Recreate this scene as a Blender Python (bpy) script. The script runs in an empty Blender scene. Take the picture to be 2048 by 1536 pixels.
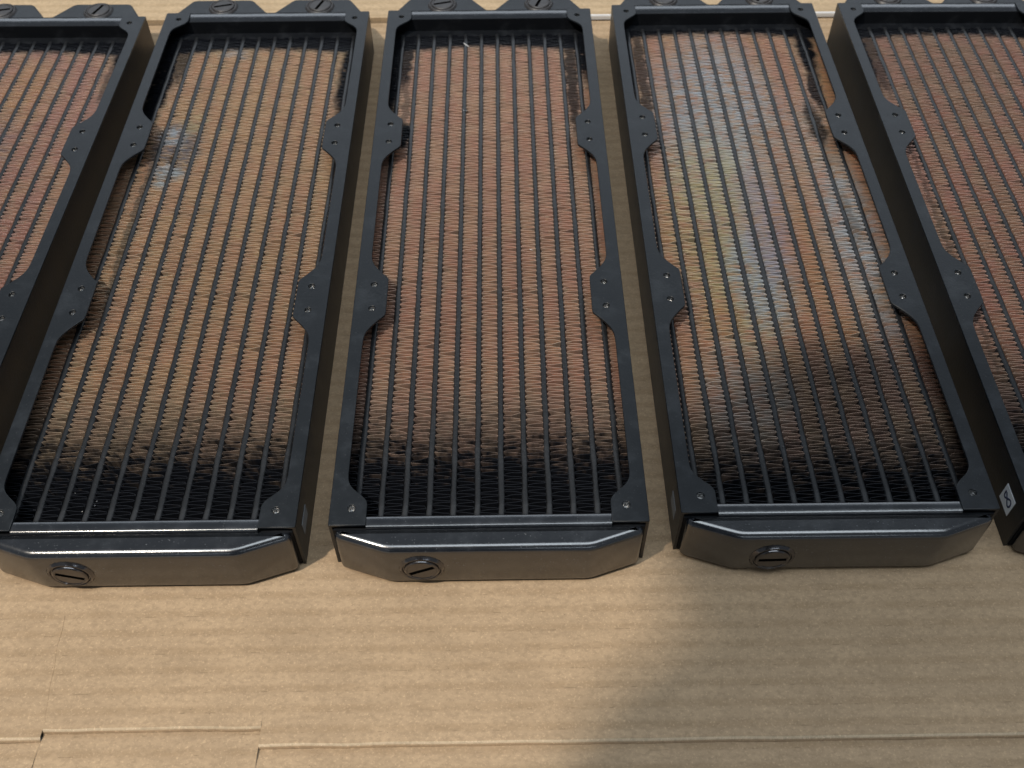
import bpy, bmesh, math, random
from mathutils import Vector, Matrix, noise
random.seed(7)
SC = bpy.context.scene
COL = SC.collection
MM = 0.001

# ------------------------------------------------------------------ camera
cam_d = bpy.data.cameras.new('camera')
cam = bpy.data.objects.new('camera', cam_d); COL.objects.link(cam)
cam.location = (7.1*MM, -207.7*MM, 327.8*MM)
cam.rotation_euler = (math.radians(39.25), math.radians(0.21), math.radians(-0.80))
cam_d.sensor_fit = 'HORIZONTAL'; cam_d.sensor_width = 36.0
cam_d.lens = 36.0*2017.1/2048.0
cam_d.clip_start = 0.005; cam_d.clip_end = 60
cam_d.dof.use_dof = True; cam_d.dof.focus_distance = 0.43; cam_d.dof.aperture_fstop = 18.0
SC.camera = cam

# ------------------------------------------------------------------ world and lamps
w = bpy.data.worlds.new('World'); SC.world = w; w.use_nodes = True
bg = w.node_tree.nodes['Background']
bg.inputs[0].default_value = (0.80, 0.90, 1.0, 1); bg.inputs[1].default_value = 0.15

def area(name, loc, target, sx, sy, power, color):
    d = bpy.data.lights.new(name, 'AREA'); d.shape = 'RECTANGLE'; d.size = sx; d.size_y = sy
    d.energy = power; d.color = color
    o = bpy.data.objects.new(name, d); COL.objects.link(o); o.location = loc
    o.rotation_euler = (Vector(target)-Vector(loc)).to_track_quat('-Z', 'Y').to_euler()
    return o
KEY = Vector((-0.48, -0.33, 1.0)).normalized()
area('key_lamp', KEY*3.0+Vector((0.05, 0.1, 0)), (0.05, 0.1, 0), 0.085, 0.085, 66, (1.0, 0.90, 0.77))
area('ceiling_lamp', (0.1, -0.25, 2.3), (0, 0.1, 0), 2.4, 0.9, 30, (0.84, 0.93, 1.0))
area('window_lamp', (0.15, -2.6, 1.55), (0, 0.1, 0), 2.4, 0.14, 4.5, (0.80, 0.91, 1.0))
area('far_fill_lamp', (0.2, 3.2, 1.75), (0, 0.2, 0), 5.0, 1.0, 27, (0.82, 0.90, 1.0))  # added fill with no known source, lifts reflections on the far rails
SC.view_settings.view_transform = 'Standard'; SC.view_settings.look = 'None'
SC.view_settings.exposure = 0.12; SC.view_settings.gamma = 1.0

# ------------------------------------------------------------------ node helpers
class NT:
    def __init__(s, name):
        s.m = bpy.data.materials.new(name); s.m.use_nodes = True
        s.t = s.m.node_tree; s.b = s.t.nodes['Principled BSDF']
    def n(s, typ, **kw):
        x = s.t.nodes.new(typ)
        for k, v in kw.items(): setattr(x, k, v)
        return x
    def put(s, sock, v):
        if isinstance(v, (int, float)): sock.default_value = v
        elif isinstance(v, (tuple, list)):
            sock.default_value = tuple(v)+(1.0,) if len(v) == 3 and len(sock.default_value) == 4 else tuple(v)
        else: s.t.links.new(v, sock)
    def math(s, op, a, b=None, c=None, clamp=False):
        x = s.n('ShaderNodeMath', operation=op); x.use_clamp = clamp
        for i, v in enumerate((a, b, c)):
            if v is not None: s.put(x.inputs[i], v)
        return x.outputs[0]
    def mix(s, f, a, b, blend='MIX'):
        x = s.n('ShaderNodeMix', data_type='RGBA', blend_type=blend)
        s.put(x.inputs[0], f); s.put(x.inputs[6], a); s.put(x.inputs[7], b)
        return x.outputs[2]
    def ramp(s, v, lo, hi, a=0.0, b=1.0):
        x = s.n('ShaderNodeMapRange', interpolation_type='SMOOTHSTEP')
        for i, q in enumerate((v, lo, hi, a, b)): s.put(x.inputs[i], q)
        return x.outputs[0]
    def coords(s, obj=None):
        x = s.n('ShaderNodeTexCoord')
        if obj: x.object = obj
        return x.outputs['Object']
    def scale(s, vec, sc, loc=(0, 0, 0)):
        x = s.n('ShaderNodeMapping'); s.put(x.inputs[0], vec)
        x.inputs['Scale'].default_value = sc; x.inputs['Location'].default_value = loc
        return x.outputs[0]
    def noise(s, vec, scale=1.0, detail=3, rough=0.5):
        x = s.n('ShaderNodeTexNoise'); s.put(x.inputs['Vector'], vec)
        x.inputs['Scale'].default_value = scale; x.inputs['Detail'].default_value = detail
        x.inputs['Roughness'].default_value = rough
        return x.outputs['Fac']
    def bump(s, h, strength, dist, nrm=None):
        x = s.n('ShaderNodeBump'); x.inputs['Strength'].default_value = strength
        x.inputs['Distance'].default_value = dist; s.put(x.inputs['Height'], h)
        if nrm is not None: s.put(x.inputs['Normal'], nrm)
        return x.outputs[0]
    def out(s, color=None, rough=None, metal=None, normal=None, spec=None, coat=None):
        for k, v in (('Base Color', color), ('Roughness', rough), ('Metallic', metal), ('Normal', normal),
                     ('Specular IOR Level', spec), ('Coat Weight', coat)):
            if v is not None: s.put(s.b.inputs[k], v)
        return s.m

def black_paint(name, col, rough, peel, dust, spec=0.5):
    t = NT(name); v = t.coords()
    big = t.noise(v, 75, 6, 0.7); fine = t.noise(v, 900, 2); dots = t.noise(v, 1500, 1)
    dd = t.math('MULTIPLY', t.ramp(dots, 0.70, 0.80), dust)
    smear = t.math('MULTIPLY', t.ramp(big, 0.48, 0.68), 0.6)
    c = t.mix(smear, col, tuple(min(1, x*1.8+0.007) for x in col))
    c = t.mix(dd, c, (0.35, 0.36, 0.37))
    r = t.math('ADD', t.math('MULTIPLY', big, 0.18), rough-0.09)
    nb = t.bump(fine, peel, 0.00015)
    return t.out(c, r, 0.0, nb, spec, None)
M_FRAME = black_paint('satin_black_paint', (0.0062, 0.0085, 0.0115), 0.40, 0.35, 0.18, 0.42)
M_TANK = black_paint('gloss_black_paint', (0.010, 0.012, 0.016), 0.20, 0.14, 0.3, 0.5)
M_TANK.node_tree.nodes['Principled BSDF'].inputs['IOR'].default_value = 1.95   # thick glossy lacquer
M_TUBE = black_paint('painted_solder_black', (0.012, 0.013, 0.015), 0.38, 0.8, 0.08)
M_DARK = black_paint('flat_black_paint', (0.005, 0.006, 0.008), 0.6, 0.2, 0.0, 0.15)

t = NT('black_nickel'); v = t.coords()
M_PLUG = t.out((0.11, 0.107, 0.112), t.math('ADD', t.math('MULTIPLY', t.noise(v, 500, 3), 0.2), 0.08), 0.9,
               t.bump(t.noise(v, 700, 3), 0.3, 0.0002))
t = NT('bare_steel'); M_PLUG2 = black_paint('dull_black_plug', (0.03, 0.028, 0.029), 0.42, 0.2, 0.1)
M_STEEL = t.out((0.55, 0.55, 0.55), 0.28, 1.0)
t = NT('sticker_paper'); M_STICK = t.out((0.82, 0.86, 0.90), 0.6, 0.0, t.bump(t.noise(t.coords(), 600, 3), 0.2, 0.0002))
t = NT('shaded_sticker_paper'); M_STICK_SHADED = t.out((0.20, 0.215, 0.23), 0.6, 0.0)  # same paper, greyed to paint in the shade between the radiators
t = NT('slot_shade_black'); M_SLOT_SHADE = t.out((0.002, 0.002, 0.002), 0.9, 0.0, None, 0.0)
t = NT('pen_ink'); M_INK = t.out((0.015, 0.03, 0.10), 0.5, 0.0)

def cardboard(name, col, shift=0.0):
    t = NT(name); v = t.coords()
    blotch = t.noise(t.scale(v, (1, 1.6, 1), (shift, 0, 0)), 45, 5, 0.65)
    wob = t.noise(t.scale(v, (9, 3, 1)), 1.0, 2)
    sep = t.n('ShaderNodeSeparateXYZ'); t.put(sep.inputs[0], v)
    yy = t.math('ADD', sep.outputs[1], t.math('MULTIPLY', wob, 0.0012))
    ph = t.math('MULTIPLY', yy, 2*math.pi/0.0076)
    fl = t.math('SINE', ph)
    flute = t.ramp(fl, -0.3, 1.0)
    fstr = t.noise(t.scale(v, (75, 120, 1), (shift, 0.3, 0)), 1.0, 5, 0.75)
    fibre = t.noise(t.scale(v, (420, 620, 420)), 1.0, 5, 0.75)
    fine = t.noise(v, 1100, 3, 0.7)
    c = t.mix(t.ramp(blotch, 0.3, 0.7), tuple(x*0.90 for x in col), tuple(x*1.07 for x in col))
    c = t.mix(t.math('MULTIPLY', t.math('MULTIPLY', flute, t.ramp(fstr, 0.25, 0.65)), 0.66), c, tuple(x*y for x, y in zip(col, (0.74, 0.71, 0.66))))
    c = t.mix(t.ramp(fibre, 0.42, 0.66, 0.0, 0.60), c, tuple(x*0.66 for x in col))
    c = t.mix(t.ramp(fine, 0.54, 0.70, 0.0, 0.55), c, tuple(min(1, x*1.5) for x in col))
    # thin broken dark lines along the flutes
    line = t.ramp(t.math('SINE', t.math('ADD', ph, 0.9)), 0.985, 0.998)
    brk = t.ramp(t.noise(t.scale(v, (110, 130, 1), (3+shift, 1, 0)), 1.0, 3, 0.7), 0.55, 0.62)
    c = t.mix(t.math('MULTIPLY', t.math('MULTIPLY', line, brk), 0.55), c, tuple(x*0.45 for x in col))
    # specks: fibres and dirt of two sizes
    for sc, lo, hi, gate, k, seed in (((95, 80, 95), 0.045, 0.085, 0.50, 0.8, 0.0), ((190, 230, 190), 0.06, 0.12, 0.56, 0.6, 3.3)):
        vo = t.n('ShaderNodeTexVoronoi'); t.put(vo.inputs['Vector'], t.scale(v, sc, (seed, seed, 0)))
        sp = t.math('MULTIPLY', t.ramp(vo.outputs['Distance'], lo, hi, 1.0, 0.0), t.ramp(t.noise(t.scale(v, (1, 1, 1), (seed, 0, 0)), 55, 2), gate, gate+0.06))
        c = t.mix(t.math('MULTIPLY', sp, k), c, tuple(x*0.32 for x in col))
    h = t.math('ADD', t.math('MULTIPLY', fl, -0.45), t.math('MULTIPLY', fibre, 0.6))
    nb = t.bump(h, 0.30, 0.0002)
    nb = t.bump(fine, 0.35, 0.00015, nb)
    return t.out(c, 0.85, 0.0, nb, 0.2)
M_CARD = cardboard('kraft_cardboard', (0.425, 0.306, 0.194))
M_CREASE = cardboard('pale_cardboard_crease', (0.58, 0.455, 0.315), 2.0)  # paler cardboard tone for the faces along the crease
M_CARD2 = cardboard('far_kraft_cardboard', (0.50, 0.375, 0.24), 4.0)
t = NT('white_liner'); M_WHITE = t.out((0.72, 0.72, 0.72), 0.6, 0.0)
t = NT('grey_laminate'); M_TABLE = t.out((0.5, 0.5, 0.48), 0.5, 0.0, t.bump(t.noise(t.coords(), 300, 3), 0.1, 0.0003))

def fin_copper(name, root, c1, c2, dark, tint, near=(10, 62), far=324, spread=0.0022):
    """copper with overspray of black paint, on D also a painted shadow; dark/tint = ellipses in the radiator's own millimetres.
    every strip between two tubes gets its own offset, every fold its own grain"""
    t = NT(name); v = t.scale(t.coords(root), (1000, 1000, 1000))
    sr = t.n('ShaderNodeSeparateXYZ'); t.put(sr.inputs[0], v); X0, Y0 = sr.outputs[0], sr.outputs[1]
    strip = t.math('FLOOR', t.math('DIVIDE', t.math('ADD', X0, 4.7+94), 9.4))
    cb = t.n('ShaderNodeCombineXYZ'); t.put(cb.inputs[0], t.math('MULTIPLY', strip, 5.37)); t.put(cb.inputs[1], t.math('MULTIPLY', Y0, 0.022))
    stripn = t.noise(cb.outputs[0], 1.0, 2)
    cb2 = t.n('ShaderNodeCombineXYZ'); t.put(cb2.inputs[0], t.math('MULTIPLY', strip, 3.71)); t.put(cb2.inputs[1], t.math('MULTIPLY', Y0, 0.55)); t.put(cb2.inputs[2], t.math('MULTIPLY', X0, 0.06))
    fold = t.noise(cb2.outputs[0], 1.0, 2, 0.7)
    wn = t.noise(v, 0.16, 4)
    Y = t.math('ADD', Y0, t.math('ADD', t.math('MULTIPLY', t.math('SUBTRACT', stripn, 0.5), 34), t.math('MULTIPLY', t.math('SUBTRACT', fold, 0.5), 12)))
    X = t.math('ADD', X0, t.math('MULTIPLY', t.math('SUBTRACT', wn, 0.5), 7))
    def blob(cx, cy, rx, ry, soft, k):
        dx = t.math('DIVIDE', t.math('SUBTRACT', X, cx), rx); dy = t.math('DIVIDE', t.math('SUBTRACT', Y, cy), ry)
        d = t.math('ADD', t.math('MULTIPLY', dx, dx), t.math('MULTIPLY', dy, dy))
        return t.ramp(d, 1.0-soft, 1.0+soft, k, 0.0)
    hue = t.math('ADD', t.math('MULTIPLY', t.noise(t.scale(v, (0.10, 0.05, 0)), 1.0, 3), 0.5), t.math('MULTIPLY', stripn, 0.5))
    fin = t.noise(t.scale(v, (0.16, 1.1, 0)), 1.0, 3, 0.75)
    c = t.mix(t.ramp(hue, 0.40, 0.60), c1, c2)
    c = t.mix(t.ramp(fold, 0.50, 0.72, 0.0, 0.40), c, tuple(x*0.62 for x in c1))
    c = t.mix(t.ramp(fin, 0.52, 0.75, 0.0, 0.30), c, tuple(x*0.62 for x in c1))
    c = t.mix(t.ramp(fin, 0.27, 0.45, 0.6, 0.0), c, tuple(min(1, x*1.4) for x in c2))
    for (cx, cy, rx, ry, soft, k, col) in tint:
        grain = t.noise(t.scale(v, (0.20, 0.75, 0), (cx, cy, 0)), 1.0, 4, 0.75)
        f = t.math('MULTIPLY', blob(cx, cy, rx, ry, soft, k), t.ramp(t.math('ADD', t.math('MULTIPLY', grain, .5), t.math('MULTIPLY', fold, .5)), 0.40, 0.57, 0.08, 1.0))
        c = t.mix(f, c, col)
    # overspray at the two ends, fold by fold
    g = t.math('ADD', t.math('MULTIPLY', t.math('SUBTRACT', fold, 0.5), 52), t.math('MULTIPLY', t.math('SUBTRACT', fin, 0.5), 40))
    d = t.ramp(t.math('ADD', Y0, g), near[0], near[1], 1.0, 0.0)
    yb = t.math('ADD', Y0, t.math('MULTIPLY', t.math('MULTIPLY', X0, X0), spread))
    yb = t.math('ADD', yb, t.math('MULTIPLY', t.math('SUBTRACT', fin, 0.5), 7))
    d = t.math('MAXIMUM', d, t.ramp(yb, far-1.0, far+6.0))
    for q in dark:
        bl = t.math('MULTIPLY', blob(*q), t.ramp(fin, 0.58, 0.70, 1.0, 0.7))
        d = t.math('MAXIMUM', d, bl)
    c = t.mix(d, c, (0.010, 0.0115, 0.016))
    r = t.math('ADD', t.math('MULTIPLY', fin, 0.25), 0.22)
    met = t.math('MULTIPLY', t.math('SUBTRACT', 1.0, d), 0.65)
    return t.out(c, r, met, None, 0.5)

# ------------------------------------------------------------------ mesh helpers
def obj(name, me, mat=None, parent=None, loc=(0, 0, 0)):
    if isinstance(me, bmesh.types.BMesh):
        m = bpy.data.meshes.new(name); me.to_mesh(m); me.free(); me = m
    o = bpy.data.objects.new(name, me); COL.objects.link(o)
    if mat and not me.materials: me.materials.append(mat)
    if parent: o.parent = parent
    o.location = loc
    return o
def shade(o, ang=35):
    for p in o.data.polygons: p.use_smooth = True
    o.data.set_sharp_from_angle(angle=math.radians(ang))
    return o
def prism(pts, z0, z1):
    bm = bmesh.new()
    a = [bm.verts.new((x*MM, y*MM, z0*MM)) for x, y in pts]; b = [bm.verts.new((x*MM, y*MM, z1*MM)) for x, y in pts]
    n = len(pts)
    bm.faces.new(b); bm.faces.new(a[::-1])
    for i in range(n): bm.faces.new((a[i], a[(i+1) % n], b[(i+1) % n], b[i]))
    bmesh.ops.recalc_face_normals(bm, faces=bm.faces)
    return bm
def box(bm, x0, x1, y0, y1, z0, z1):
    vs = [bm.verts.new((x*MM, y*MM, z*MM)) for z in (z0, z1) for x, y in ((x0, y0), (x1, y0), (x1, y1), (x0, y1))]
    fs = [(0, 3, 2, 1), (4, 5, 6, 7), (0, 1, 5, 4), (1, 2, 6, 5), (2, 3, 7, 6), (3, 0, 4, 7)]
    return [bm.faces.new([vs[i] for i in f]) for f in fs]
def lathe(prof, n=32, knurl=None):
    """profile of (radius, height) in mm turned about Z; knurl = set of profile rows that get teeth"""
    bm = bmesh.new(); rows = []
    for i, (r, h) in enumerate(prof):
        if r == 0: rows.append([bm.verts.new((0, 0, h*MM))]); continue
        row = []
        for k in range(n):
            rr = r*(1-0.045*(k % 2)) if knurl and i in knurl else r
            a = 2*math.pi*k/n; row.append(bm.verts.new((rr*math.cos(a)*MM, rr*math.sin(a)*MM, h*MM)))
        rows.append(row)
    for a, b in zip(rows, rows[1:]):
        for k in range(n):
            j = (k+1) % n
            if len(a) == 1 and len(b) == 1: continue
            if len(b) == 1: bm.faces.new((a[k], a[j], b[0]))
            elif len(a) == 1: bm.faces.new((a[0], b[j], b[k]))
            else: bm.faces.new((a[k], a[j], b[j], b[k]))
    bmesh.ops.recalc_face_normals(bm, faces=bm.faces)
    return bm
def chaikin(p, it=1):
    for _ in range(it):
        q = [p[0]]
        for a, b in zip(p, p[1:]):
            q.append((a[0]*.75+b[0]*.25, a[1]*.75+b[1]*.25)); q.append((a[0]*.25+b[0]*.75, a[1]*.25+b[1]*.75))
        q.append(p[-1]); p = q
    return p

HOLES = [0, 105, 120, 225, 240, 345]
END0, END1 = -7.6, 352.0
def rail_mesh(s):
    """top plate with screw tabs and holes, plus the outer side wall, of one long side (s = -1 / +1)"""
    corner = [(46.6, 1.5), (46.9, 3.0), (48.0, 4.7), (50.4, 6.9), (53.0, 9.3), (54.5, 11.8), (55.0, 14.6), (55.0, 20.0)]
    tab = [(55, 82), (54.9, 87.2), (54.2, 90.3), (52.6, 93.4), (50.4, 96.3), (48.2, 98.9), (46.5, 100.6), (46.1, 102.0), (46.1, 108)]
    tab = tab+[(x, 225-y) for x, y in tab[::-1]]
    inner = [(46.6, END0)]+chaikin(corner)+chaikin(tab)+chaikin([(x, y+120) for x, y in tab])+chaikin([(x, 345-y) for x, y in corner[::-1]])+[(46.6, END1)]
    out = [(60.3, END1), (60.8, END1-0.5), (60.8, END0+0.5), (60.3, END0)]
    pts = [(s*x, y) for x, y in inner+out]
    cu = bpy.data.curves.new('rail_curve', 'CURVE'); cu.dimensions = '2D'; cu.fill_mode = 'BOTH'
    def spl(pp):
        sp = cu.splines.new('POLY'); sp.points.add(len(pp)-1); sp.use_cyclic_u = True
        for q, (x, y) in zip(sp.points, pp): q.co = (x*MM, y*MM, 0, 1)
    spl(pts)
    for y in HOLES: spl([(s*52.5+1.5*math.cos(a*math.pi/8), y+1.5*math.sin(a*math.pi/8)) for a in range(16)])
    cu.extrude = 0.40*MM; cu.bevel_depth = 0.22*MM; cu.bevel_resolution = 1; cu.offset = -0.22*MM
    tmp = bpy.data.objects.new('rail_curve', cu); COL.objects.link(tmp)
    dg = bpy.context.evaluated_depsgraph_get()
    me = bpy.data.meshes.new_from_object(tmp.evaluated_get(dg))
    bpy.data.objects.remove(tmp); bpy.data.curves.remove(cu)
    bm = bmesh.new(); bm.from_mesh(me); bpy.data.meshes.remove(me)
    bmesh.ops.translate(bm, verts=bm.verts, vec=(0, 0, -0.62*MM))
    x0, x1 = sorted((s*59.5, s*60.65))
    fs = box(bm, x0, x1, END0+0.15, END1-0.15, -27.9, -0.9)
    # inner return at the bottom
    x0, x1 = sorted((s*55.0, s*59.45)); box(bm, x0, x1, END0+0.3, END1-0.3, -27.85, -26.8)
    m = bpy.data.meshes.new('side_rail'); bm.to_mesh(m); bm.free()
    return m

ZF = -8.0            # level of the fin tops and tubes
PITCH = 9.4; HW = 3.55
def fin_mesh(seed, crush=None):
    rnd = random.Random(seed); bm = bmesh.new()
    y = 1.0; line = []; side = 1
    while y < 336.5:
        P = 1.46+rnd.uniform(-.38, .38)
        c = 0.0
        if crush:
            for (a, b, k) in crush:
                if a < y < b: c = k
        j = lambda q: rnd.uniform(-q, q)
        zt = ZF+rnd.uniform(-.16, .10)-c*rnd.uniform(0, .9)
        line.append((side*HW, y+.02+j(.10+c*.3), zt)); line.append((side*(HW-.25-rnd.uniform(0, .45)), y+P*.56+j(.15+c*.3), zt))
        line.append((side*0.4+j(.5), y+P*.80+j(.24+c*.5), zt+j(.08)-c*rnd.uniform(0, .4)))
        side = -side; y += P*(1.4 if rnd.random() < .03 else 1.0)
    TH = 0.08
    rows = []
    for (x, yy, z) in line:
        lean = rnd.uniform(-.35, .35)
        rows.append([bm.verts.new((x*MM, (yy+dy+dl)*MM, zz*MM)) for dy, dl, zz in
                     ((-TH, lean, ZF-9.0), (-TH, 0, z), (TH, 0, z), (TH, lean, ZF-9.0))])
    for a, b in zip(rows, rows[1:]):
        for k in range(3): bm.faces.new((a[k], b[k], b[k+1], a[k+1]))
    bmesh.ops.recalc_face_normals(bm, faces=bm.faces)
    m = bpy.data.meshes.new('corrugated_fin'); bm.to_mesh(m); bm.free(); m.materials.append(None)
    return m
FINS = [fin_mesh(100+i) for i in range(6)]
FIN_CRUSH = [fin_mesh(200, [(95, 240, 0.55), (255, 300, 0.4)]), fin_mesh(201, [(60, 235, 0.7)]), fin_mesh(202, [(235, 335, 0.7)]), fin_mesh(203, [(20, 130, 0.45)])]

def tube_mesh(seed):
    rnd = random.Random(seed); bm = bmesh.new(); rows = []; n = 80
    prof = [(-1.18, -9), (-1.18, -.5), (-.75, -.08), (0, 0.05), (.75, -.08), (1.18, -.5), (1.18, -9)]
    for i in range(n):
        y = -2.5+341.0*i/(n-1); dx = .22*noise.noise(Vector((y*.05, seed*9.1, 0)))+rnd.uniform(-.08, .08); dw = 1+rnd.uniform(-.10, .14); dz = rnd.uniform(-.08, .08)
        rows.append([bm.verts.new(((x*dw+dx)*MM, y*MM, (ZF-0.12+z+dz)*MM)) for x, z in prof])
    for a, b in zip(rows, rows[1:]):
        for k in range(6): bm.faces.new((a[k], a[k+1], b[k+1], b[k]))
    bmesh.ops.recalc_face_normals(bm, faces=bm.faces)
    m = bpy.data.meshes.new('flat_tube'); bm.to_mesh(m); bm.free(); m.materials.append(M_TUBE)
    for p in m.polygons: p.use_smooth = True
    return m
TUBES = [tube_mesh(i) for i in range(3)]

def round_poly(pts, r, n=3):
    """counter-clockwise polygon with its corners cut to short arcs"""
    out = []; m = len(pts)
    for i in range(m):
        p = Vector(pts[i]); a = Vector(pts[i-1])-p; b = Vector(pts[(i+1) % m])-p
        d = min(r, a.length*.45, b.length*.45); p0 = p+a.normalized()*d; p1 = p+b.normalized()*d
        for k in range(n+1):
            t = k/n; out.append(p0*(1-t)**2+p*2*t*(1-t)+p1*t*t)
    return out
def inset(pts, d):
    out = []; m = len(pts)
    for i in range(m):
        e0 = (pts[i]-pts[i-1]).normalized(); e1 = (pts[(i+1) % m]-pts[i]).normalized()
        n0 = Vector((-e0.y, e0.x)); n1 = Vector((-e1.y, e1.x)); b = (n0+n1).normalized()
        out.append(pts[i]+b*d/max(.5, b.dot(n0)))
    return out
def tank_mesh(pts, z0, z1, r, rc=2.5):
    """solid with this outline, every rim rounded with radius r"""
    P = round_poly(pts, rc); bm = bmesh.new(); rows = []
    N = 5
    lev = [(r*(1-math.sin(math.pi/2*k/N)), z0+r*(1-math.cos(math.pi/2*k/N))) for k in range(N+1)]
    lev += [(q, z1-(z-z0)) for q, z in lev[::-1]]
    for q, z in lev:
        rows.append([bm.verts.new((p.x*MM, p.y*MM, z*MM)) for p in inset(P, q)])
    m = len(P)
    for a, b in zip(rows, rows[1:]):
        for i in range(m): bm.faces.new((a[i], a[(i+1) % m], b[(i+1) % m], b[i]))
    bm.faces.new(rows[0][::-1]); bm.faces.new(rows[-1])
    bmesh.ops.recalc_face_normals(bm, faces=bm.faces)
    return bm

def plug(parent, loc, slot, upright=False):
    """slotted blanking plug: knurled flange with a recessed slotted face"""
    prof = [(8.8, 0), (8.85, 0.2), (8.5, 0.7), (7.9, 1.1), (7.5, 1.1), (7.1, 0.6), (6.8, 0.6), (6.6, 1.3), (6.2, 1.6), (5.7, 1.65), (5.5, 1.4), (0.001, 1.4)]
    bm = lathe(prof, 44, {1, 2})
    o = obj('blanking_plug', bm, M_PLUG2 if upright else M_PLUG, parent, [c*MM for c in loc]); shade(o, 30)
    q = obj('slot_shade_bar', bmesh.new(), M_SLOT_SHADE, o)
    bm = bmesh.new(); box(bm, -5.3, 5.3, -0.9, 0.9, 1.0, 1.43); bm.to_mesh(q.data); bm.free()  # black bar on the face stands in for the slot's shaded depth
    q.rotation_euler = (0, 0, math.radians(slot))
    if not upright: o.rotation_euler = (math.radians(90), 0, 0)
    return o

# ------------------------------------------------------------------ the first radiator
GROUP = 'radiators laid side by side on the cardboard'
def tag(o, label, cat, group=None):
    o['label'] = label; o['category'] = cat
    if group: o['group'] = group
root = bpy.data.objects.new('radiator', None); COL.objects.link(root); root.empty_display_size = 0.02
ZB = 28.0
def put(name, me, mat=None, loc=(0, 0, 0)): return obj(name, me, mat, root, (loc[0]*MM, loc[1]*MM, (loc[2]+ZB)*MM))
for s in (-1, 1): put('side_rail', rail_mesh(s), M_FRAME)
ins = lathe([(1.9, -3.4), (1.9, -1.3), (1.25, -1.28), (1.2, -1.7), (1.32, -2.0), (1.2, -2.3), (1.32, -2.6), (1.2, -3.2), (0.001, -3.3)], 16)
insm = bpy.data.meshes.new('threaded_insert'); ins.to_mesh(insm); ins.free(); insm.materials.append(M_STEEL)
for s in (-1, 1):
    for y in HOLES: put('threaded_insert', insm, None, (s*52.5, y, 0))
# end lips between the corner tabs
def lip(y0, y1, zi, zo, wall):
    """sheet strip, inner edge y0 / outer edge y1 folded down at both sides"""
    d = 1 if y1 > y0 else -1
    pr = [(wall, -10.5), (y0-d*.0, -1.6), (y0+d*.25, zi-.25), (y0+d*.7, zi), (y1-d*.8, zo), (y1-d*.25, zo-.25), (y1, zo-.9), (y1, -3.0)]
    bm = bmesh.new(); rows = []; n = 20
    for i in range(n):
        x = -46.5+93.0*i/(n-1)
        wz = 0.10*noise.noise(Vector((x*.09, y0, 1)))
        rows.append([bm.verts.new((x*MM, y*MM, (z+wz)*MM)) for y, z in pr])
    for a, b in zip(rows, rows[1:]):
        for k in range(len(pr)-1): bm.faces.new((a[k], a[k+1], b[k+1], b[k]))
    bmesh.ops.recalc_face_normals(bm, faces=bm.faces)
    return bm
shade(put('end_lip', lip(-3.2, -8.4, -0.55, -0.6, -3.0), M_TANK), 50)
shade(put('end_lip', lip(344.6, 351.8, -1.5, -0.35, 343.6), M_TANK), 50)
for y0, y1 in ((-3.9, -3.0), (343.7, 344.5)):
    bm = bmesh.new(); box(bm, -59.3, 59.3, y0, y1, -26.5, -1.35); put('end_wall', bm, M_DARK)
# header plates that the tubes run into
for y0, y1 in ((-2.9, 1.0), (337.4, 343.6)):
    bm = bmesh.new(); box(bm, -59.3, 59.3, y0, y1, -26, -8.9); put('header_plate', bm, M_DARK)
near = [(-58.6, -7.0), (-58.6, -10.8), (-38.8, -17.6), (38.8, -17.6), (58.6, -10.8), (58.6, -7.0)]
shade(put('end_tank', tank_mesh(near, -27.6, -2.3, 3.0), M_TANK), 60)
farp = [(-58.8, 352.2), (-56.5, 352.8), (-48.0, 368.5), (-12.0, 368.5), (-1.2, 353.6), (3.0, 353.6), (13.6, 368.5), (47.6, 368.5), (56.5, 352.8), (58.8, 352.2)]
shade(put('port_tank', tank_mesh(farp[::-1], -27.4, -1.3, 1.2), M_FRAME), 60)
bm = bmesh.new(); box(bm, -59.3, 59.3, -7.9, -3.4, -26.5, -3.1); put('tank_seam', bm, M_DARK)
for i in range(12): put('flat_tube', TUBES[i % 3], None, ((i-5.5)*PITCH, 0, 0))
fins = []
for i in range(13):
    o = put('corrugated_fin', FINS[(i*5+2) % 6], None, ((i-6)*PITCH, 0, 0)); o.material_slots[0].link = 'OBJECT'; fins.append(o)
plug(root, (-26, -17.55, ZB-15.3), 27)
for x in (-28.5, 30): plug(root, (x, 359.6, ZB-1.35), 15 if x < 0 else 70, True)

def copy_tree(o, parent=None):
    c = o.copy(); COL.objects.link(c); c.parent = parent
    for ch in list(o.children): copy_tree(ch, c)
    return c
POSES = {'C': (0, 0, 0), 'B': (-133.8, -0.4, -0.14), 'D': (133.9, 3.4, -0.14), 'A': (-270.4, -2.9, -0.63), 'E': (266.8, 2.3, -0.78)}
LABELS = {
 'A': 'black radiator with pinkish fins cut off by the left edge of the photo',
 'B': 'black radiator with golden tan fins and a small bluish stain near the upper left',
 'C': 'middle black radiator with clean even pink copper fins',
 'D': 'black radiator whose fins are mottled with blue grey and yellow tarnish',
 'E': 'black radiator at the right edge with a white sticker marked 8 on its side'}
RADS = {'C': root}
for k in 'BDAE': RADS[k] = copy_tree(root)
for k, (x, y, a) in POSES.items():
    r = RADS[k]; r.location = (x*MM, y*MM, -ZB*MM); r.rotation_euler = (0, 0, math.radians(a)); tag(r, LABELS[k], 'radiator', GROUP)

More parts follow.
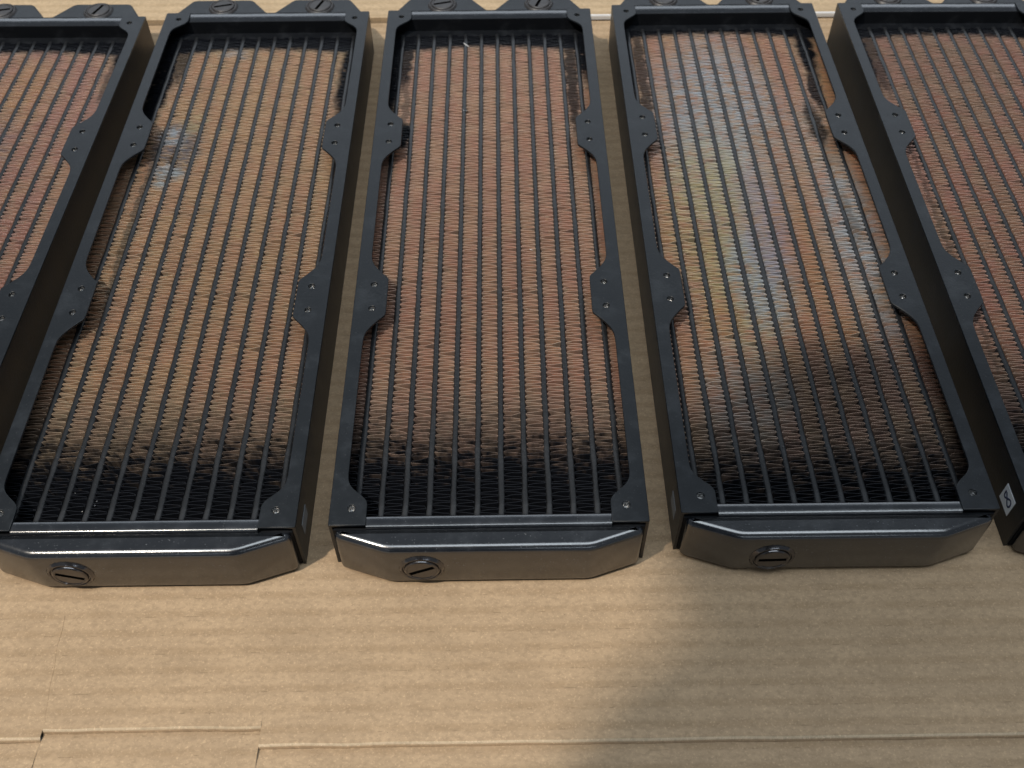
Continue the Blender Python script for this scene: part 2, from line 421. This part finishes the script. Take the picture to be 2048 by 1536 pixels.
PINK1, PINK2 = (0.80, 0.535, 0.415), (0.82, 0.60, 0.45)
TAN1, TAN2 = (0.82, 0.585, 0.42), (0.84, 0.635, 0.435)
BLUE, GREY, YEL, ORG, BRN = (0.74, 0.80, 0.86), (0.82, 0.82, 0.78), (0.86, 0.78, 0.52), (0.84, 0.60, 0.38), (0.34, 0.22, 0.16)
side = lambda x, y0, y1, rx, k=0.95: (x, (y0+y1)/2, rx, (y1-y0)/2, 0.5, k)
MATS = {
 'C': fin_copper('copper_fin_pink', RADS['C'], PINK1, PINK2,
      [side(-57, 255, 352, 6.5, 1), side(-49, 280, 350, 4.5, .95), side(57, 285, 352, 8, 1), side(47, 240, 345, 3.6, .9), (-46, 240, 4, 11, .4, 1), side(-46.5, 230, 300, 2.0, .6)], [], (22, 76), 322),
 'B': fin_copper('copper_fin_golden', RADS['B'], TAN1, TAN2,
      [side(-55, 245, 352, 7.5, 1), side(54, 240, 352, 8, 1), side(-46, 285, 350, 4, .85), (-44, 170, 2.2, 55, .5, .7), (55, 215, 3.5, 14, .6, .6)],
      [(-34, 232, 12, 24, .8, .95, (0.36, 0.34, 0.38)), (-33.5, 212, 8, 10, .7, 1, (0.74, 0.79, 0.82)), (-37, 241, 7, 9, .8, 1, BLUE), (-33, 226, 3, 5, .5, .9, (0.30, 0.19, 0.10)), (-28, 255, 8, 10, .9, .6, YEL), (-17, 322, 9, 6, .9, .6, BLUE), (30, 60, 26, 50, .9, .5, PINK1)], (22, 76), 322),
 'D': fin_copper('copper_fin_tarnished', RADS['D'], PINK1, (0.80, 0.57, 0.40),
      [(51.5, 315, 5.5, 34, .6, 1), (49.5, 275, 3.6, 22, .6, .95), (43, 243, 5, 16, .7, .9), side(-57, 262, 352, 7, 1), side(-47, 240, 345, 3.4, .85), (12, 42, 40, 34, .9, .35), (45, 170, 3, 20, .7, .5)],  # the broad weak ellipse at the near end paints in the photographer's shadow
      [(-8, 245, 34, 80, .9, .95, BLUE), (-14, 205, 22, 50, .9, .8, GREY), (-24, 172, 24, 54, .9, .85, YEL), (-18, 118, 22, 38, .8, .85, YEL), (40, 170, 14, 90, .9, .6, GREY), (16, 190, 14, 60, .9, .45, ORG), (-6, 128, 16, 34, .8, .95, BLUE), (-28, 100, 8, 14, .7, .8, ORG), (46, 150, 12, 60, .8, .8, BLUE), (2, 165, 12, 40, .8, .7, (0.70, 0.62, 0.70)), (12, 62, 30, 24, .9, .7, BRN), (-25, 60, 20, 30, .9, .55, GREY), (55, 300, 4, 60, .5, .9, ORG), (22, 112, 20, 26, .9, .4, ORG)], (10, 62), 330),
 'A': fin_copper('copper_fin_rosy', RADS['A'], (0.78, 0.52, 0.44), PINK2,
      [side(55, 300, 352, 9, 1), side(49, 270, 330, 3, .7)], [(4, 285, 14, 30, .8, .8, ORG), (0, 230, 12, 40, .9, .5, (0.42, 0.36, 0.46))], (22, 76), 324),
 'E': fin_copper('copper_fin_red_brown', RADS['E'], (0.70, 0.43, 0.35), (0.66, 0.47, 0.35),
      [side(-55, 262, 352, 8, 1), side(-46, 270, 340, 4, .8), (-55, 236, 5, 22, .6, .8), side(-46.5, 60, 240, 1.6, .6)], [(-10, 300, 40, 60, .9, .6, (0.50, 0.37, 0.28))], (22, 76), 327)}
for k, r in RADS.items():
    fs = sorted([c for c in r.children if c.name.startswith('corrugated_fin')], key=lambda c: c.location.x)
    for i, o in enumerate(fs):
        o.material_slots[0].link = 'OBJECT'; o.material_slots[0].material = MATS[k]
        if k == 'C' and i == 2: o.data = FIN_CRUSH[3]
        if k == 'B' and i == 2: o.data = FIN_CRUSH[0]
        if k == 'B' and i == 1: o.data = FIN_CRUSH[1]
        if k == 'D' and i in (1, 2): o.data = FIN_CRUSH[i-1]
        if k == 'D' and i == 11: o.data = FIN_CRUSH[2]
        if k == 'E' and i == 1: o.data = FIN_CRUSH[1]
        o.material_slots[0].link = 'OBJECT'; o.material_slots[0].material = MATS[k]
    sl = {'A': 0, 'B': -23, 'C': 27, 'D': 2, 'E': 40}[k]
    pl = [c for c in r.children if c.name.startswith('blanking_plug') and c.location.y < 0][0]
    pl.children[0].rotation_euler = (0, 0, math.radians(sl))
    if k == 'D': pl.location.z -= 1.6*MM; pl.location.x += 1.2*MM

# ------------------------------------------------------------------ stickers on the side walls
def sticker(k, s, mark):
    r = RADS[k]; y0, y1, z0, z1 = 0.2, 9.6, 10.2, (19.6 if mark else 17.0)
    bm = bmesh.new(); xs = sorted((s*60.66, s*60.80)); box(bm, xs[0], xs[1], y0, y1, z0, z1)
    o = obj('sticker', bm, M_STICK, r)
    if mark:
        cu = bpy.data.curves.new('handwritten_eight', 'CURVE'); cu.dimensions = '3D'; cu.bevel_depth = 0.48*MM; cu.bevel_resolution = 1
        # the figure lies on its side: its upright runs along the wall
        pts = [(7.9, 1.7), (8.0, 0.2), (7.2, -1.0), (6.0, -0.3), (4.7, 0.6), (3.2, 1.7), (1.9, 1.2), (1.6, -0.3), (2.6, -1.5), (4.0, -0.9), (5.2, 0.1), (6.4, 0.9), (7.3, 1.5)]
        sp = cu.splines.new('NURBS'); sp.points.add(len(pts)-1); sp.order_u = 3; sp.use_endpoint_u = True
        for q, (a, b) in zip(sp.points, pts): q.co = (s*60.78*MM, a*MM, (14.9+b*1.25)*MM, 1)
        tmp = bpy.data.objects.new('handwritten_eight', cu); COL.objects.link(tmp)
        me = bpy.data.meshes.new_from_object(tmp.evaluated_get(bpy.context.evaluated_depsgraph_get()))
        bpy.data.objects.remove(tmp); bpy.data.curves.remove(cu)
        me.materials.clear()
        for vtx in me.vertices: vtx.co.x = s*60.78*MM+(vtx.co.x-s*60.78*MM)*0.25
        obj('handwritten_eight', me, M_INK, o)
    return o
sticker('E', -1, True)
for k, sg in (('B', 1), ('D', -1)): sticker(k, sg, False).data.materials[0] = M_STICK_SHADED

# little bright specks of solder and lint on the fins
def speck(k, x, y, r=0.45):
    bm = bmesh.new(); bmesh.ops.create_icosphere(bm, subdivisions=1, radius=r*MM)
    for vtx in bm.verts: vtx.co *= random.uniform(.6, 1.3)
    obj('solder_speck', bm, M_STEEL, RADS[k], (x*MM, y*MM, (ZB+ZF+0.2)*MM))
for a in (('C', -14.2, 262), ('C', -12.5, 261.5, .55), ('B', -30, 14, .35), ('B', -20.5, 10, .4), ('B', -20.8, 8.0, .35), ('B', -25, 5.5, .3), ('B', 47, 6, .45), ('B', 46.5, 3, .35), ('C', 9, 52, .3), ('D', -14, 28, .3)):
    speck(*a)

def flake(name, k, loc, sc, mat, rz=0):
    bm = bmesh.new(); bmesh.ops.create_icosphere(bm, subdivisions=1, radius=MM)
    for vtx in bm.verts: vtx.co *= random.uniform(.6, 1.3)
    bmesh.ops.scale(bm, vec=sc, verts=bm.verts)
    o = obj(name, bm, mat, RADS[k], (loc[0]*MM, loc[1]*MM, (ZB+loc[2])*MM)); o.rotation_euler.z = rz
flake('paint_chip', 'D', (-60.75, 52, -0.5), (.16, 1.5, .35), M_STEEL); flake('paint_chip', 'D', (-60.7, 46, -0.35), (.15, .5, .3), M_STEEL)
flake('paint_chip', 'E', (-60.72, 120, -0.4), (.12, .8, .25), M_STEEL)
flake('lint', 'C', (-13.5, 326, -7.7), (.25, 3.0, .2), M_WHITE, .7); flake('lint', 'C', (20, 150, -7.8), (.12, .9, .15), M_WHITE, 1.1)

# ------------------------------------------------------------------ cardboard
def sheet_rows(bm, xs, prof, seed, wav=0.10, crease_face=-1):
    rows = []
    for x in xs:
        row = []
        for (y, z, wb) in prof:
            dy = wb*0.5*noise.noise(Vector((x*.05, seed, 0))); dz = wav*noise.noise(Vector((x*.02, y*.02, seed)))
            row.append(bm.verts.new((x*MM, (y+dy)*MM, (-28.06+z+dz)*MM)))
        rows.append(row)
    for a, b in zip(rows, rows[1:]):
        for k in range(len(prof)-1): bm.faces.new((a[k], b[k], b[k+1], a[k+1])).material_index = 1 if k == crease_face else 0
def lin(a, b, n): return [a+(b-a)*i/(n-1) for i in range(n)]
SEG = [(-520, -159.7, -76.6, 'l'), (-159.5, -81.9, -73.6, 'm'), (-81.9, 520, -80.2, 'r')]
bm = bmesh.new()
prev = None
for i, (x0, x1, yc, _) in enumerate(SEG):
    xa = x0 if i == 0 else SEG[i-1][1]      # the panel runs through above the cuts
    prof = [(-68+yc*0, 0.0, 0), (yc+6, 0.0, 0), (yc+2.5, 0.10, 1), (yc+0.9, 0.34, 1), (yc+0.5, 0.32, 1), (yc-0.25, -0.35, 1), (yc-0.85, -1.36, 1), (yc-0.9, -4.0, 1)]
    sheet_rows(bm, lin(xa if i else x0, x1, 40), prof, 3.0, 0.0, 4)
sheet_rows(bm, lin(-520, 520, 60), [(384.6, -3.4, 0), (384.6, 0, 0)]+[(y, 0, 0) for y in lin(378, -68, 40)], 3.0, 0.0)
bmesh.ops.recalc_face_normals(bm, faces=bm.faces)
card = obj('cardboard_sheet', bm, M_CARD); card.data.materials.append(M_CREASE); shade(card, 40)
card['label'] = 'brown corrugated cardboard sheet under all the radiators'; card['kind'] = 'structure'
for i, (x0, x1, yc, _) in enumerate(SEG):
    bm = bmesh.new()
    xa = x0; xb = x1-(0.15 if i == 0 else 0)
    pr = [(yc-0.82, -4.6, 1), (yc-0.82, -1.35, 1), (yc-1.1, -1.32, 1), (yc-3, -1.0, 0), (yc-7, -0.30, 0), (yc-10, 0.0, 0), (yc-20, 0.1, 0), (yc-75, 0, 0), (yc-75, -4.0, 0)]
    sheet_rows(bm, lin(xa, xb, 30), pr, 5.0+i, 0.05)
    bmesh.ops.recalc_face_normals(bm, faces=bm.faces)
    o = obj('flap', bm, M_CARD, card); shade(o, 40)
# torn crease running up from the cut between the flaps
cu = bpy.data.curves.new('tear', 'CURVE'); cu.dimensions = '3D'; cu.bevel_depth = 0.16*MM
sp = cu.splines.new('POLY'); tp = [(-159.4, -73), (-160.2, -68), (-160.6, -64), (-161.6, -58), (-161.9, -50), (-163.2, -42), (-163.0, -35), (-163.6, -29)]
sp.points.add(len(tp)-1)
for q, (x, y) in zip(sp.points, tp): q.co = (x*MM, y*MM, -28.06*MM, 1); q.radius = 0.4+0.6*random.random()
tmp = bpy.data.objects.new('tear', cu); COL.objects.link(tmp)
me = bpy.data.meshes.new_from_object(tmp.evaluated_get(bpy.context.evaluated_depsgraph_get())); bpy.data.objects.remove(tmp)
me.materials.clear(); obj('paper_tear', me, M_CARD, card)
# the second sheet beyond, lying a little higher, with its cut edge towards us
bm = bmesh.new()
sheet_rows(bm, lin(-520, 520, 50), [(386.2, -6, 1), (386.2, 2.9, 1), (386.5, 3.1, 1), (400, 3.0, 0), (418.5, 3.0, 0), (418.6, -6, 0)], 9.0, 0.05)
bmesh.ops.recalc_face_normals(bm, faces=bm.faces)
far = obj('far_cardboard_sheet', bm, M_CARD2); far['kind'] = 'structure'; far['label'] = 'second cardboard sheet behind the radiators with a pale cut edge'
bm = bmesh.new()
sheet_rows(bm, lin(20, 520, 24), [(385.7, 0.3, 1), (385.6, 2.5, 1), (385.8, 3.3, 1), (386.9, 3.35, 1)], 9.0, 0.05)
bmesh.ops.recalc_face_normals(bm, faces=bm.faces)
obj('white_edge', bm, M_WHITE, far)
bm = bmesh.new(); box(bm, -1200, 1200, -500, 1200, -60, -33.2)
tb = obj('table_top', bm, M_TABLE); tb['kind'] = 'structure'; tb['label'] = 'pale table top under the cardboard'

# ------------------------------------------------------------------ the photographer leaning over, whose shadow falls at lower right
def person():
    me = bpy.data.meshes.new('person'); bm = bmesh.new()
    J = {}
    def j(n, x, y, z): J[n] = bm.verts.new((x, y, z))
    # the joints that shade the table: (shadow x, shadow y, height) -> position along the lamp's rays
    L = KEY*3.0+Vector((0.05, 0.1, 0))
    def js(n, sx, sy, z): j(n, sx+(L.x-sx)*z/L.z, sy+(L.y-sy)*z/L.z, z)
    js('head', .158, .010, .70); js('crown', .155, .050, .73); js('neck', .150, -.075, .62); js('chest', .130, -.260, .52)
    js('shl', .064, -.090, .58); js('shr', .245, -.150, .56)
    j('waist', -.08, -.62, .30); j('pelvis', -.08, -.74, .12)
    j('ell', -.24, -.50, .36); j('elr', .16, -.46, .37); j('wrl', -.03, -.285, .355); j('wrr', .07, -.29, .345)
    for s, n in ((-1, 'l'), (1, 'r')):
        x = -.08+s*.10
        j('hp'+n, x, -.78, .05); j('kn'+n, x+s*.02, -.76, -.38); j('an'+n, x+s*.02, -.84, -.80); j('to'+n, x+s*.03, -.70, -.84)
    E = [('pelvis', 'waist'), ('waist', 'chest'), ('chest', 'neck'), ('neck', 'head'), ('head', 'crown')]
    for n in 'lr': E += [('chest', 'sh'+n), ('sh'+n, 'el'+n), ('el'+n, 'wr'+n), ('pelvis', 'hp'+n), ('hp'+n, 'kn'+n), ('kn'+n, 'an'+n), ('an'+n, 'to'+n)]
    for a, b in E: bm.edges.new((J[a], J[b]))
    R = {'pelvis': .13, 'waist': .125, 'chest': .14, 'neck': .055, 'head': .080, 'crown': .058, 'sh': .066, 'el': .042, 'wr': .026, 'hp': .085, 'kn': .058, 'an': .038, 'to': .03}
    bm.verts.index_update(); order = {vtx.index: n for n, vtx in J.items()}
    bm.to_mesh(me); bm.free()
    o = bpy.data.objects.new('person', me); COL.objects.link(o)
    sk = o.modifiers.new('skin', 'SKIN')
    for i, sv in enumerate(me.skin_vertices[0].data):
        n = order[i]; rr = R.get(n, R.get(n[:2])); sv.radius = (rr, rr); sv.use_root = (n == 'pelvis')
    o.modifiers.new('sub', 'SUBSURF').levels = 2; o.modifiers['sub'].render_levels = 2
    t = NT('dark_clothing'); me.materials.append(t.out((0.06, 0.065, 0.08), 0.85, 0.0))
    tag(o, 'person leaning over the table in dark clothes, seen only as a shadow on the cardboard', 'person')
    return o
person()
